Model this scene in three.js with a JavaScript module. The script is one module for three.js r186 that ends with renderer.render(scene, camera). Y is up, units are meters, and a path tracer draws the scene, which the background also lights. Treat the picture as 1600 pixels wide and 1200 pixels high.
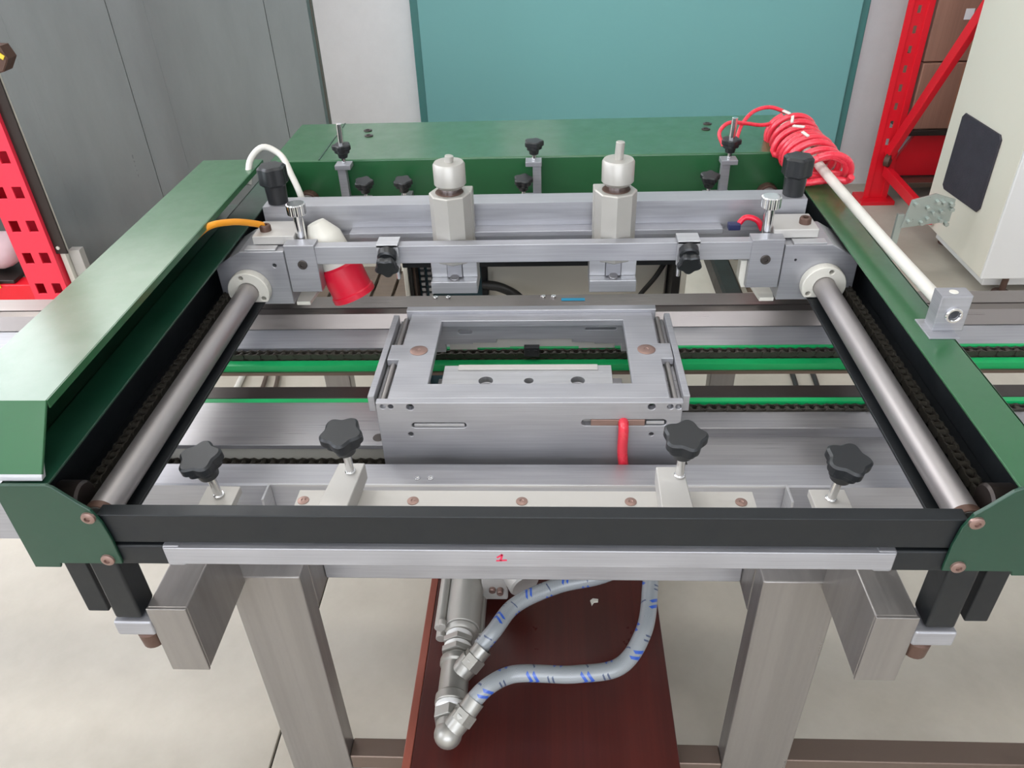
import * as THREE from 'three';
import { RoundedBoxGeometry } from 'three/addons/geometries/RoundedBoxGeometry.js';
import { mergeGeometries, mergeVertices, toCreasedNormals } from 'three/addons/utils/BufferGeometryUtils.js';
import { RectAreaLightUniformsLib } from 'three/addons/lights/RectAreaLightUniformsLib.js';

// ---------------------------------------------------------------- camera, light, exposure
const scene = new THREE.Scene();
scene.background = new THREE.Color(0x9a9a98);
const camera = new THREE.PerspectiveCamera(52.37, 1600 / 1200, 0.02, 60);
camera.position.set(0.037, 1.558, 0.6314);
camera.rotation.order = 'YXZ';
camera.rotation.set(THREE.MathUtils.degToRad(-34.85), THREE.MathUtils.degToRad(3.6), THREE.MathUtils.degToRad(-2.25));
scene.add(camera);

const renderer = new THREE.WebGLRenderer({ antialias: true });
renderer.toneMapping = THREE.LinearToneMapping;
renderer.toneMappingExposure = 1.0;
renderer.shadowMap.enabled = true;
RectAreaLightUniformsLib.init();

const ROOM = { x0: -4.2, x1: 4.4, z0: -3.45, z1: 4.6, h: 4.3 };
const WINDOW_LIGHT = 4.5, LAMP_LIGHT = 10.0, FRONT_FILL_LIGHT = 2.6;
// daylight through the tall translucent windows of the left wall, fluorescent lamps on the ceiling
const WINDOWS = [[-1.3, 2.0], [1.6, 2.0]];       // centre z, width
const LAMPS = [];
for (const x of [-2.4, 0.0]) for (const z of [-1.3, 0.8, 2.9]) LAMPS.push([x, z]);

// ---------------------------------------------------------------- helpers
let seed = 7;
function rnd() { seed = (seed * 1664525 + 1013904223) >>> 0; return seed / 4294967296; }
const used = {};
function numbered(n) { used[n] = (used[n] ?? -1) + 1; return used[n] ? n + '_' + String(used[n]).padStart(3, '0') : n; }
function setShadow(o) { o.castShadow = true; o.receiveShadow = true; return o; }
function label(o, lab, cat, group) { o.userData.label = lab; if (cat) o.userData.category = cat; if (group) o.userData.group = group; return o; }
function thing(name, lab, cat, base = [0, 0, 0], group) {
  const g = new THREE.Group(); g.name = numbered(name); g.position.set(...base); g.userData.base = base.slice();
  label(g, lab, cat, group); scene.add(g); return g;
}
function rootOf(o) { while (o.parent && o.parent !== scene) o = o.parent; return o; }
// geometry is written in world coordinates; it is moved into the frame of its thing
function part(name, geos, mat, parent) {
  let g = Array.isArray(geos) ? (geos.length > 1 ? mergeGeometries(geos.map(norm)) : norm(geos[0])) : norm(geos);
  const r = rootOf(parent), b = r.userData.base || [0, 0, 0];
  g = g.clone(); g.translate(-b[0], -b[1], -b[2]);
  const m = setShadow(new THREE.Mesh(g, mat)); m.name = name; parent.add(m); return m;
}
function single(name, geos, mat, lab, cat, group) {
  const g = Array.isArray(geos) ? (geos.length > 1 ? mergeGeometries(geos.map(norm)) : norm(geos[0])) : norm(geos);
  g.computeBoundingBox(); const bb = g.boundingBox, c = [(bb.min.x + bb.max.x) / 2, bb.min.y, (bb.min.z + bb.max.z) / 2];
  g.translate(-c[0], -c[1], -c[2]);
  const m = setShadow(new THREE.Mesh(g, mat)); m.name = numbered(name); m.position.set(...c); m.userData.base = c;
  if (lab) label(m, lab, cat, group); scene.add(m); return m;
}
function struct(name, geos, mat) { const m = single(name, geos, mat); m.userData.kind = 'structure'; return m; }
// non-indexed, with uv in metres from the dominant side of each face (unless uv is kept)
function norm(g) {
  if (g.userData.ready) return g;
  let o = g.index ? g.toNonIndexed() : g.clone();
  for (const k of Object.keys(o.attributes)) if (!['position', 'normal', 'uv'].includes(k)) o.deleteAttribute(k);
  if (!o.attributes.normal) o.computeVertexNormals();
  const p = o.attributes.position;
  if (!g.userData.keepUV) {
    const uv = new Float32Array(p.count * 2), a = new THREE.Vector3(), b = new THREE.Vector3(), c = new THREE.Vector3();
    for (let i = 0; i < p.count; i += 3) {
      a.fromBufferAttribute(p, i); b.fromBufferAttribute(p, i + 1); c.fromBufferAttribute(p, i + 2);
      const n = b.clone().sub(a).cross(c.clone().sub(a)); const x = Math.abs(n.x), y = Math.abs(n.y), z = Math.abs(n.z);
      [a, b, c].forEach((v, k) => {
        let u, w;
        if (y >= x && y >= z) { u = v.x; w = v.z; } else if (z >= x) { u = v.x; w = v.y; } else { u = v.z; w = v.y; }
        uv[(i + k) * 2] = u; uv[(i + k) * 2 + 1] = w;
      });
    }
    o.setAttribute('uv', new THREE.BufferAttribute(uv, 2));
  }
  o.morphAttributes = {}; o.userData = { ready: true };
  return o;
}
function box(x0, x1, y0, y1, z0, z1, r = 0.0012) {
  const w = Math.abs(x1 - x0), h = Math.abs(y1 - y0), d = Math.abs(z1 - z0);
  r = Math.min(r, w * .45, h * .45, d * .45);
  const g = new RoundedBoxGeometry(w, h, d, 1, r); g.translate((x0 + x1) / 2, (y0 + y1) / 2, (z0 + z1) / 2); return g;
}
const creased = (g, a) => { g.scale(1000, 1000, 1000); const o = toCreasedNormals(g, a); return o.scale(.001, .001, .001); };
const V = (p) => new THREE.Vector3(...p);
const UP = new THREE.Vector3(0, 1, 0);
function along(g, p0, p1) { // geometry built on +y from the origin, moved to p0 looking at p1
  const d = V(p1).sub(V(p0)).normalize();
  g.applyQuaternion(new THREE.Quaternion().setFromUnitVectors(UP, d)); g.translate(...p0); return g;
}
function cyl(p0, p1, r0, r1 = r0, seg = 24, bev = 0.0008) {
  const L = V(p1).distanceTo(V(p0)); bev = Math.min(bev, L * .3, r0 * .3, r1 * .3);
  const pts = [[0, 0], [r0 - bev, 0], [r0, bev], [r1, L - bev], [r1 - bev, L], [0, L]].map(q => new THREE.Vector2(...q));
  return along(creased(new THREE.LatheGeometry(pts, seg), 0.6), p0, p1);
}
function lathe(p0, p1, prof, seg = 28) { // prof: [radius, distance from p0]
  return along(creased(new THREE.LatheGeometry(prof.map(q => new THREE.Vector2(...q)), seg), 0.6), p0, p1);
}
function hex(p0, p1, r, seg = 6, bev = 0.001) {
  const L = V(p1).distanceTo(V(p0));
  const pts = [[0, 0], [r - bev, 0], [r, bev], [r, L - bev], [r - bev, L], [0, L]].map(q => new THREE.Vector2(...q));
  return along(creased(new THREE.LatheGeometry(pts, seg), 0.15), p0, p1);
}
function tube(pts, r, seg = 48, rad = 12, caps = true, keepUV = false) {
  const c = new THREE.CatmullRomCurve3(pts.map(V), false, 'centripetal');
  const g = new THREE.TubeGeometry(c, seg, r, rad, false);
  if (keepUV) { g.userData.keepUV = true; return g; }
  const out = [norm(g)];
  if (caps) for (const t of [0, 1]) { const q = c.getPoint(t), d = c.getTangent(t).multiplyScalar(t ? 1 : -1); out.push(norm(cyl([q.x, q.y, q.z], [q.x + d.x * .0006, q.y + d.y * .0006, q.z + d.z * .0006], r, r * .9, rad, 0.0001))); }
  const m = mergeGeometries(out); m.userData.ready = true; return m;
}
function shapeOf(pts, holes = []) {
  const s = new THREE.Shape(pts.map(p => new THREE.Vector2(...p)));
  for (const h of holes) { const q = new THREE.Path(); if (h.r) q.absarc(h.x, h.y, h.r, 0, Math.PI * 2, true); else q.setFromPoints(h.map(p => new THREE.Vector2(...p))); s.holes.push(q); }
  return s;
}
function prismZ(pts, z0, z1, bev = 0.0008, holes = [], curve = 10) { // outline in x-y, extruded in z
  const s = pts instanceof THREE.Shape ? pts : shapeOf(pts, holes);
  const g = new THREE.ExtrudeGeometry(s, { depth: (z1 - z0) - 2 * bev, bevelEnabled: bev > 0, bevelThickness: bev, bevelSize: bev, bevelOffset: -bev, bevelSegments: 1, curveSegments: curve });
  g.translate(0, 0, z0 + bev); return g;
}
function prismX(pts, x0, x1, bev = 0.0008, holes = []) { // outline in z-y, extruded in x
  const g = prismZ(pts.map(p => [-p[0], p[1]]), 0, x1 - x0, bev, holes.map(h => h.r ? { ...h, x: -h.x } : h.map(p => [-p[0], p[1]])));
  g.rotateY(Math.PI / 2); g.translate(x0, 0, 0); return g;
}
function prismY(pts, y0, y1, bev = 0.0008, holes = [], curve = 10) { // outline in x-z, extruded in y
  const g = prismZ(pts instanceof THREE.Shape ? pts : pts.map(p => [p[0], -p[1]]), 0, y1 - y0, bev, holes.map(h => h.r ? { ...h, y: -h.y } : h.map(p => [p[0], -p[1]])), curve);
  g.rotateX(-Math.PI / 2); g.translate(0, y0, 0); return g;
}
function rect(x0, x1, y0, y1) { return [[x0, y0], [x1, y0], [x1, y1], [x0, y1]]; }
function slot(x0, x1, y0, y1, n = 6) { // rounded slot outline
  const r = (y1 - y0) / 2, cy = (y0 + y1) / 2, o = [];
  for (let i = 0; i <= n; i++) { const a = -Math.PI / 2 + Math.PI * i / n; o.push([x1 - r + Math.cos(a) * r, cy + Math.sin(a) * r]); }
  for (let i = 0; i <= n; i++) { const a = Math.PI / 2 + Math.PI * i / n; o.push([x0 + r + Math.cos(a) * r, cy + Math.sin(a) * r]); }
  return o;
}
function socketScrew(p0, dir, r, h) { // round head with a socket, seated at p0, pointing along dir
  const p1 = [p0[0] + dir[0], p0[1] + dir[1], p0[2] + dir[2]];
  return lathe(p0, p1, [[0, 0], [r, 0], [r, h * .8], [r * .88, h], [r * .5, h], [r * .46, h * .35], [0, h * .3]], 16);
}

// ---------------------------------------------------------------- textures
function lattice(n, s) { const a = new Float32Array(n * n); let q = s; for (let i = 0; i < a.length; i++) { q = (q * 1664525 + 1013904223) >>> 0; a[i] = q / 4294967296; } return a; }
function noiseTile(N, layers, s) { // layers: [cellsX, cellsY, weight]; tiles
  const out = new Float32Array(N * N);
  layers.forEach(([cx, cy, w], li) => {
    const M = Math.max(cx, cy), L = lattice(M, s + li * 977);
    for (let j = 0; j < N; j++) for (let i = 0; i < N; i++) {
      const fx = i / N * cx, fy = j / N * cy, x0 = Math.floor(fx), y0 = Math.floor(fy);
      let tx = fx - x0, ty = fy - y0; tx = tx * tx * (3 - 2 * tx); ty = ty * ty * (3 - 2 * ty);
      const g = (x, y) => L[(y % cy) * M + (x % cx)];
      out[j * N + i] += w * ((g(x0, y0) * (1 - tx) + g(x0 + 1, y0) * tx) * (1 - ty) + (g(x0, y0 + 1) * (1 - tx) + g(x0 + 1, y0 + 1) * tx) * ty);
    }
  });
  let lo = 1e9, hi = -1e9; for (const v of out) { if (v < lo) lo = v; if (v > hi) hi = v; }
  for (let i = 0; i < out.length; i++) out[i] = (out[i] - lo) / (hi - lo);
  return out;
}
function texFrom(N, f, fn, srgb) {
  const d = new Uint8Array(N * N * 4);
  for (let i = 0; i < N * N; i++) { const c = fn(f[i], i % N, Math.floor(i / N)); d[i * 4] = c[0]; d[i * 4 + 1] = c[1]; d[i * 4 + 2] = c[2]; d[i * 4 + 3] = 255; }
  const t = new THREE.DataTexture(d, N, N); t.wrapS = t.wrapT = THREE.RepeatWrapping; t.magFilter = THREE.LinearFilter; t.minFilter = THREE.LinearMipmapLinearFilter; t.generateMipmaps = true;
  if (srgb) t.colorSpace = THREE.SRGBColorSpace; t.needsUpdate = true; return t;
}
const rep = (t, x, y = x) => { const c = t.clone(); c.repeat.set(x, y); c.needsUpdate = true; return c; };
const gray = (a, b) => (v) => { const g = Math.round(a + (b - a) * v); return [g, g, g]; };
const mix = (a, b) => (v) => [0, 1, 2].map(k => Math.round(a[k] + (b[k] - a[k]) * v));
const nBrush = noiseTile(512, [[4, 256, .5], [8, 128, .35], [3, 64, .3], [5, 4, .5]], 11);
const nBlot = noiseTile(512, [[3, 3, 1], [7, 7, .6], [17, 17, .35], [60, 60, .18], [200, 200, .1]], 23);
const nStreakV = noiseTile(512, [[90, 3, .5], [28, 2, .6], [9, 4, .6], [160, 160, .2]], 37);
const nSpeck = noiseTile(512, [[180, 180, 1], [60, 60, .6], [5, 5, .5]], 51);
const nGrain = noiseTile(512, [[200, 4, .5], [70, 2, .5], [14, 3, .7], [4, 4, .6]], 77);
const tBrushRough = texFrom(512, nBrush, gray(120, 215));
const tBrushCol = texFrom(512, nBrush, mix([205, 205, 208], [244, 244, 245]), true);
const tSatinRough = texFrom(512, nBlot, gray(135, 205));
const tSteelCol = texFrom(512, nStreakV, mix([190, 188, 187], [209, 207, 206]), true);
const tSteelRough = texFrom(512, nStreakV, gray(95, 175));
const tSpeck = texFrom(512, nSpeck, gray(60, 200));
const tFloor = texFrom(512, nBlot, mix([172, 164, 150], [200, 193, 180]), true);
const tFloorRough = texFrom(512, nBlot, gray(120, 190));
const tSheet = texFrom(512, nBlot, mix([92, 97, 95], [108, 113, 111]), true);
const tWood = texFrom(512, nGrain, mix([58, 19, 16], [82, 31, 25]), true);
const tCard = texFrom(512, nGrain, mix([142, 104, 88], [164, 122, 103]), true);
const tWall = texFrom(512, nBlot, mix([222, 222, 222], [236, 236, 236]), true);

// ---------------------------------------------------------------- materials
const S = (o) => new THREE.MeshStandardMaterial(o);
const P = (o) => new THREE.MeshPhysicalMaterial(o);
const M = {
  alu: S({ color: 0xbdbdc0, metalness: .6, roughness: .62, roughnessMap: rep(tBrushRough, 3, 12), map: rep(tBrushCol, 3, 12) }),
  aluBright: S({ color: 0xd6d6d6, metalness: .7, roughness: .6, roughnessMap: rep(tSatinRough, 6), map: rep(tBrushCol, 2, 10) }),
  aluMirror: S({ color: 0xb2b0b0, metalness: .7, roughness: .5, roughnessMap: rep(tBrushRough, 2, 9), map: rep(tBrushCol, 2, 9) }),
  aluCast: S({ color: 0xb2afa8, metalness: .45, roughness: .7, roughnessMap: rep(tSatinRough, 9), bumpMap: rep(tSpeck, 14), bumpScale: .00003 }),
  aluWhite: S({ color: 0xbbb8b3, metalness: .3, roughness: .75, roughnessMap: rep(tSatinRough, 6) }),
  steel: S({ color: 0xbfbcb9, metalness: .78, roughness: .7, roughnessMap: rep(tSteelRough, 3), map: rep(tSteelCol, 2.6, .6) }),
  steelBrown: S({ color: 0x7a6a60, metalness: .7, roughness: .6, roughnessMap: rep(tBrushRough, 3, 10) }),
  steelDark: S({ color: 0x3b3431, metalness: .5, roughness: .6, roughnessMap: rep(tSatinRough, 5) }),
  darkReflection: S({ color: 0x8d8682, metalness: .92, roughness: .5, roughnessMap: rep(tBrushRough, 2, 9) }),  // brown-grey tone carries the dark reflection on the rear plate
  shaft: S({ color: 0xaba6a5, metalness: .85, roughness: .72, roughnessMap: rep(tSatinRough, .6) }),
  chrome: S({ color: 0xe0e0e0, metalness: 1, roughness: .22, roughnessMap: rep(tSatinRough, 4) }),
  black: S({ color: 0x121619, metalness: .1, roughness: .75, roughnessMap: rep(tSatinRough, 6), bumpMap: rep(tSpeck, 9), bumpScale: .00003 }),
  blackPlastic: S({ color: 0x1d1f21, metalness: 0, roughness: .62, roughnessMap: rep(tSatinRough, 9), bumpMap: rep(tSpeck, 16), bumpScale: .00003 }),
  chain: S({ color: 0x4a463f, metalness: .5, roughness: .6, roughnessMap: rep(tSatinRough, 20) }),
  green: P({ color: 0x245a34, metalness: 0, specularIntensity: .5, roughness: .7, roughnessMap: rep(tSatinRough, 5), bumpMap: rep(tSpeck, 7), bumpScale: .00003, clearcoat: .9, clearcoatRoughness: .2 }),
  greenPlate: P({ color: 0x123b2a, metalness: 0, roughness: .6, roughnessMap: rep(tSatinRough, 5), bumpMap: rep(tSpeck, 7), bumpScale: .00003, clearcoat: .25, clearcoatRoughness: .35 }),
  guide: S({ color: 0x12a35c, metalness: 0, roughness: .6, roughnessMap: rep(tSatinRough, 6) }),
  nylon: S({ color: 0xd2cfc4, metalness: 0, roughness: .6, roughnessMap: rep(tSatinRough, 8) }),
  copper: S({ color: 0x957b72, metalness: .7, roughness: .6, roughnessMap: rep(tSatinRough, 20) }),
  rust: S({ color: 0x5b443a, metalness: .4, roughness: .8, roughnessMap: rep(tSatinRough, 10) }),
  socket: S({ color: 0x55504d, metalness: .7, roughness: .5, roughnessMap: rep(tSatinRough, 20) }),
  redHose: P({ color: 0xe02f42, metalness: 0, roughness: .45, roughnessMap: rep(tSatinRough, 20), clearcoat: .5, clearcoatRoughness: .2 }),
  redPlastic: S({ color: 0xcf1030, metalness: 0, roughness: .5, roughnessMap: rep(tSatinRough, 8) }),
  redRack: S({ color: 0xe2192a, metalness: 0, roughness: .55, roughnessMap: rep(tSatinRough, 4) }),
  redRackLeft: S({ color: 0xf0334a, metalness: 0, roughness: .6, roughnessMap: rep(tSatinRough, 4) }),
  orange: S({ color: 0xe8971f, metalness: 0, roughness: .6, roughnessMap: rep(tSatinRough, 8) }),
  cableWhite: S({ color: 0xcfccc3, metalness: 0, roughness: .55, roughnessMap: rep(tSatinRough, 8) }),
  rubber: S({ color: 0x262523, metalness: 0, roughness: .8, roughnessMap: rep(tSatinRough, 8) }),
  wood: P({ color: 0xffffff, map: rep(tWood, 1.6, 1.2), metalness: 0, roughness: .5, roughnessMap: rep(tSatinRough, 3), clearcoat: .3, clearcoatRoughness: .3 }),
  woodEdge: S({ color: 0x8a4a3c, roughness: .6, roughnessMap: rep(tSatinRough, 5) }),
  zinc: S({ color: 0xa3a19b, metalness: .7, roughness: .6, roughnessMap: rep(tSatinRough, 12), bumpMap: rep(tSpeck, 20), bumpScale: .00003 }),
  tape: S({ color: 0xf3f2ef, roughness: .75, roughnessMap: rep(tSatinRough, 12) }),
  floor: S({ color: 0xffffff, map: rep(tFloor, .8), roughness: .8, roughnessMap: rep(tFloorRough, .8) }),
  joint: S({ color: 0x4c4a45, roughness: .9, roughnessMap: rep(tSatinRough, 4) }),
  wall: S({ color: 0xffffff, map: rep(tWall, .7), roughness: .85, roughnessMap: rep(tSatinRough, 2) }),
  ceil: S({ color: 0xe6e6e4, roughness: .9, roughnessMap: rep(tSatinRough, 2) }),
  sheet: S({ color: 0xffffff, map: rep(tSheet, 1.4, .35), metalness: .1, roughness: .7, roughnessMap: rep(tSteelRough, 1) }),
  teal: S({ color: 0x6ba3a1, metalness: 0, roughness: .42 }),
  tealEdge: S({ color: 0x3f7672, metalness: 0, roughness: .5, roughnessMap: rep(tSatinRough, 2) }),
  cream: S({ color: 0xdcd7c8, metalness: 0, roughness: .6, roughnessMap: rep(tSatinRough, 2) }),
  creamLight: S({ color: 0xe2e1de, metalness: 0, roughness: .6, roughnessMap: rep(tSatinRough, 2) }),
  filter: S({ color: 0x34313a, roughness: .95, bumpMap: rep(tSpeck, 4), bumpScale: .002, roughnessMap: rep(tSatinRough, 3) }),
  card: S({ color: 0xffffff, map: rep(tCard, 2, 1.2), roughness: .9, roughnessMap: rep(tSatinRough, 2) }),
  paper: S({ color: 0xe9e8ea, roughness: .85, roughnessMap: rep(tSatinRough, 6) }),
  galv: S({ color: 0xb3bcb6, metalness: .6, roughness: .5, roughnessMap: rep(tSatinRough, 10) }),
  tealDark: S({ color: 0x20424a, metalness: .1, roughness: .6, roughnessMap: rep(tSatinRough, 4) }),
  blueTape: S({ color: 0x1ca4d0, roughness: .6, roughnessMap: rep(tSatinRough, 8) }),
  yellow: S({ color: 0xe2c13a, roughness: .6, roughnessMap: rep(tSatinRough, 8) }),
  pinkBag: S({ color: 0xc3a8ac, roughness: .7, roughnessMap: rep(tSatinRough, 8) }),
  oliveBag: S({ color: 0x7d7a55, roughness: .7, roughnessMap: rep(tSatinRough, 8) }),
  markRed: S({ color: 0xd0284c, roughness: .8, roughnessMap: rep(tSatinRough, 8) }),
  lamp: S({ color: 0xffffff, emissive: 0xffffff, emissiveIntensity: 3.0, roughness: .6 }),
  window: S({ color: 0xdde4ea, emissive: 0xf2f6ff, emissiveIntensity: 2.6, roughness: .6 }),
  windowBright: S({ color: 0xdde4ea, emissive: 0xfff8e8, emissiveIntensity: 3.4, roughness: .6 }),
  lampBody: S({ color: 0xeeeeee, roughness: .6, roughnessMap: rep(tSatinRough, 4) }),
};
// clear braided hose with blue printed marks
{
  const c = document.createElement('canvas'); c.width = 512; c.height = 256; const g = c.getContext('2d');
  g.fillStyle = '#83888b'; g.fillRect(0, 0, 512, 256);
  g.lineWidth = 2; g.strokeStyle = 'rgba(176,180,183,0.55)';
  for (let i = -256; i < 768; i += 12) { g.beginPath(); g.moveTo(i, 0); g.lineTo(i + 256, 256); g.stroke(); g.beginPath(); g.moveTo(i, 256); g.lineTo(i + 256, 0); g.stroke(); }
  const chev = (x, y, col, w) => { g.strokeStyle = col; g.lineWidth = w; for (const dx of [0, 62]) { g.beginPath(); g.moveTo(x + dx - 34, y - 44); g.lineTo(x + dx + 16, y); g.lineTo(x + dx - 34, y + 44); g.stroke(); } };
  chev(130, 66, '#2a55b4', 22); chev(386, 194, '#2a55b4', 20);
  g.strokeStyle = '#3d4a66'; g.lineWidth = 15;
  for (const [x, y] of [[40, 170], [84, 170], [300, 60], [344, 60], [150, 230], [420, 110]]) { g.beginPath(); g.moveTo(x, y - 24); g.lineTo(x + 22, y + 22); g.stroke(); }
  const t = new THREE.CanvasTexture(c); t.wrapS = t.wrapT = THREE.RepeatWrapping; t.colorSpace = THREE.SRGBColorSpace; t.repeat.set(7, 1);
  M.braid = P({ color: 0xffffff, map: t, roughness: .35, clearcoat: .5, clearcoatRoughness: .15 });
}

// ---------------------------------------------------------------- room
{
  const { x0, x1, z0, z1, h } = ROOM, T = .15;
  const fl = struct('floor', box(x0 - T, x1 + T, -.2, -.012, z0 - T, z1 + T), M.joint);
  for (const [a, b] of [[x0 - T, -.5515], [-.5465, x1 + T]]) part('floor_slab', box(a, b, -.012, 0, z0 - T, z1 + T, .002), M.floor, fl);
  struct('ceiling', box(x0 - T, x1 + T, h, h + T, z0 - T, z1 + T), M.ceil);
  struct('wall_back', prismZ(rect(x0 - T, x1 + T, 0, h), z0 - T, z0, 0, [rect(-3.95, -1.75, 2.45, 3.95)]), M.wall);
  const wb = struct('window_3', box(-3.95, -1.75, 2.45, 3.95, z0 - .11, z0 - .09), M.windowBright);
  for (const x of [-3.925, -2.85, -1.775]) part('window_frame', box(x - .025, x + .025, 2.45, 3.95, z0 - .09, z0 - .05), M.lampBody, wb);
  { const l = new THREE.RectAreaLight(0xeaf1ff, WINDOW_LIGHT, 2.1, 1.4); l.position.set(-2.85, 3.2, z0 + .02); l.lookAt(-2.0, 1.4, z0 + 3); scene.add(l); }
  struct('wall_front', prismZ(rect(x0 - T, x1 + T, 0, h), z1, z1 + T, 0, [rect(-2.6, 2.6, .9, 3.7)]), M.wall);
  const wf = struct('window_4', box(-2.6, 2.6, .9, 3.7, z1 + .09, z1 + .11), M.window);  // unseen window added as fill for the back wall and front faces
  for (const x of [-2.575, -1.3, 0, 1.3, 2.575]) part('window_frame', box(x - .025, x + .025, .9, 3.7, z1 + .05, z1 + .09), M.lampBody, wf);
  { const l = new THREE.RectAreaLight(0xeaf1ff, FRONT_FILL_LIGHT, 5.1, 2.7); l.position.set(0, 2.3, z1 - .02); l.lookAt(0, 1.2, 0); scene.add(l); }
  struct('wall_right', box(x1, x1 + T, 0, h, z0, z1), M.wall);
  // left wall with window openings
  const holes = WINDOWS.map(([zc, w]) => rect(zc - w / 2, zc + w / 2, 1.2, 3.6));
  struct('wall_left', prismX([[z0, 0], [z1, 0], [z1, h], [z0, h]], x0 - T, x0, 0, holes), M.wall);
  WINDOWS.forEach(([zc, w], i) => {
    const win = struct('window_' + (i + 1), box(x0 - .11, x0 - .09, 1.2, 3.6, zc - w / 2, zc + w / 2), M.window);
    for (const z of [zc - w / 2 + .025, zc, zc + w / 2 - .025]) part('window_frame', box(x0 - .09, x0 - .05, 1.2, 3.6, z - .025, z + .025), M.lampBody, win);
    const l = new THREE.RectAreaLight(0xeaf1ff, WINDOW_LIGHT, w - .1, 2.3); l.position.set(x0 + .02, 2.4, zc); l.lookAt(x0 + 3, 1.6, zc); scene.add(l);
  });
  LAMPS.forEach(([x, z], i) => {
    const t = thing('ceiling_lamp', 'long white fluorescent ceiling lamp, ' + ['nearest the back wall', 'middle', 'nearest the front wall'][i % 3] + ' of the ' + (i < 3 ? 'row beside the left windows' : 'row above the printer'), 'lamp', [x, h - .5, z], 'ceiling lamps');
    part('housing', box(x - .62, x + .62, h - .46, h - .4, z - .16, z + .16, .01), M.lampBody, t);
    part('diffuser', box(x - .6, x + .6, h - .475, h - .455, z - .14, z + .14, .005), M.lamp, t);
    for (const s of [-.4, .4]) part('hanger', cyl([x + s, h - .4, z], [x + s, h, z], .006, .006, 8), M.socket, t);
    const l = new THREE.RectAreaLight(0xfff8ee, LAMP_LIGHT, 1.2, .28); l.position.set(x, h - .48, z); l.lookAt(x, 0, z); scene.add(l);
  });
}

// ---------------------------------------------------------------- stand: legs, tubes, beams
{
  const t = thing('machine_stand', 'brushed steel tube stand with wide front legs and two projecting beams under the printer', 'stand', [0, 0, -.5]);
  for (const s of [-1, 1]) {
    const a = s < 0 ? -.457 : .343, b = s < 0 ? -.343 : .457;
    part('leg', box(a, b, 0, .66, -.19, -.15, .003), M.steel, t);
    part('leg', s < 0 ? box(-.53, -.465, 0, .66, -.99, -.95, .003) : box(.42, .48, 0, .66, -.99, -.95, .003), M.steel, t);
    part('side_tube', box(s * .342 - (s > 0 ? 0 : .05), s * .342 + (s > 0 ? .05 : 0), .548, .66, -.275, -.188, .003), M.steel, t);
    // projecting beam
    const c = s < 0 ? -.455 : .4545;
    const bm = part('projecting_beam', box(c - .026, c + .026, .646, .77, -.152, -.003, .0025), M.steel, t);
    part('end_cap', box(c - .026, c + .026, .6455, .7705, -.003, .001, .001), M.steel, bm);
    // bracket that carries the post of the printer
    const px = s * .508, br = part('post_bracket', [box(Math.min(s * .48, s * .53), Math.max(s * .48, s * .53), .722, .748, -.036, .004, .003)], M.alu, t);
    part('levelling_bolt', [cyl([px - s * .012, .69, -.012], [px - s * .012, .722, -.012], .015, .0165, 20, .004)], M.rust, br);
  }
  part('cross_rail', box(-.342, .342, .555, .66, -.275, -.24, .003), M.alu, t);
  part('cross_rail', box(-.465, .42, .555, .66, -.985, -.955, .003), M.steel, t);
  const lo = part('lower_rail', box(-.343, .343, .125, .165, -.19, -.152, .003), M.steelBrown, t);
  part('lower_rail', box(.457, 1.5, .12, .16, -.21, -.165, .003), M.steelBrown, t);
  part('lower_rail', box(-.465, .42, .125, .165, -.985, -.955, .003), M.steelBrown, t);
}
// wooden board under the machine
{
  const t = thing('wooden_board', 'dark red brown wooden board lying on the lower rails under the machine', 'board', [.015, .165, -.5]);
  part('panel', box(-.222, .264, .165, .187, -1.0, -.06, .002), M.wood, t);
  part('edge_strip', box(-.238, -.222, .165, .189, -1.0, -.06, .002), M.woodEdge, t);
  single('wood_chip', [prismY([[.118, -.502], [.124, -.508], [.136, -.506], [.135, -.498], [.126, -.497], [.121, -.488]], .1875, .191, .0008)], M.nylon, 'small white plastic scrap lying on the dark wooden board', 'scrap');
}
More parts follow.
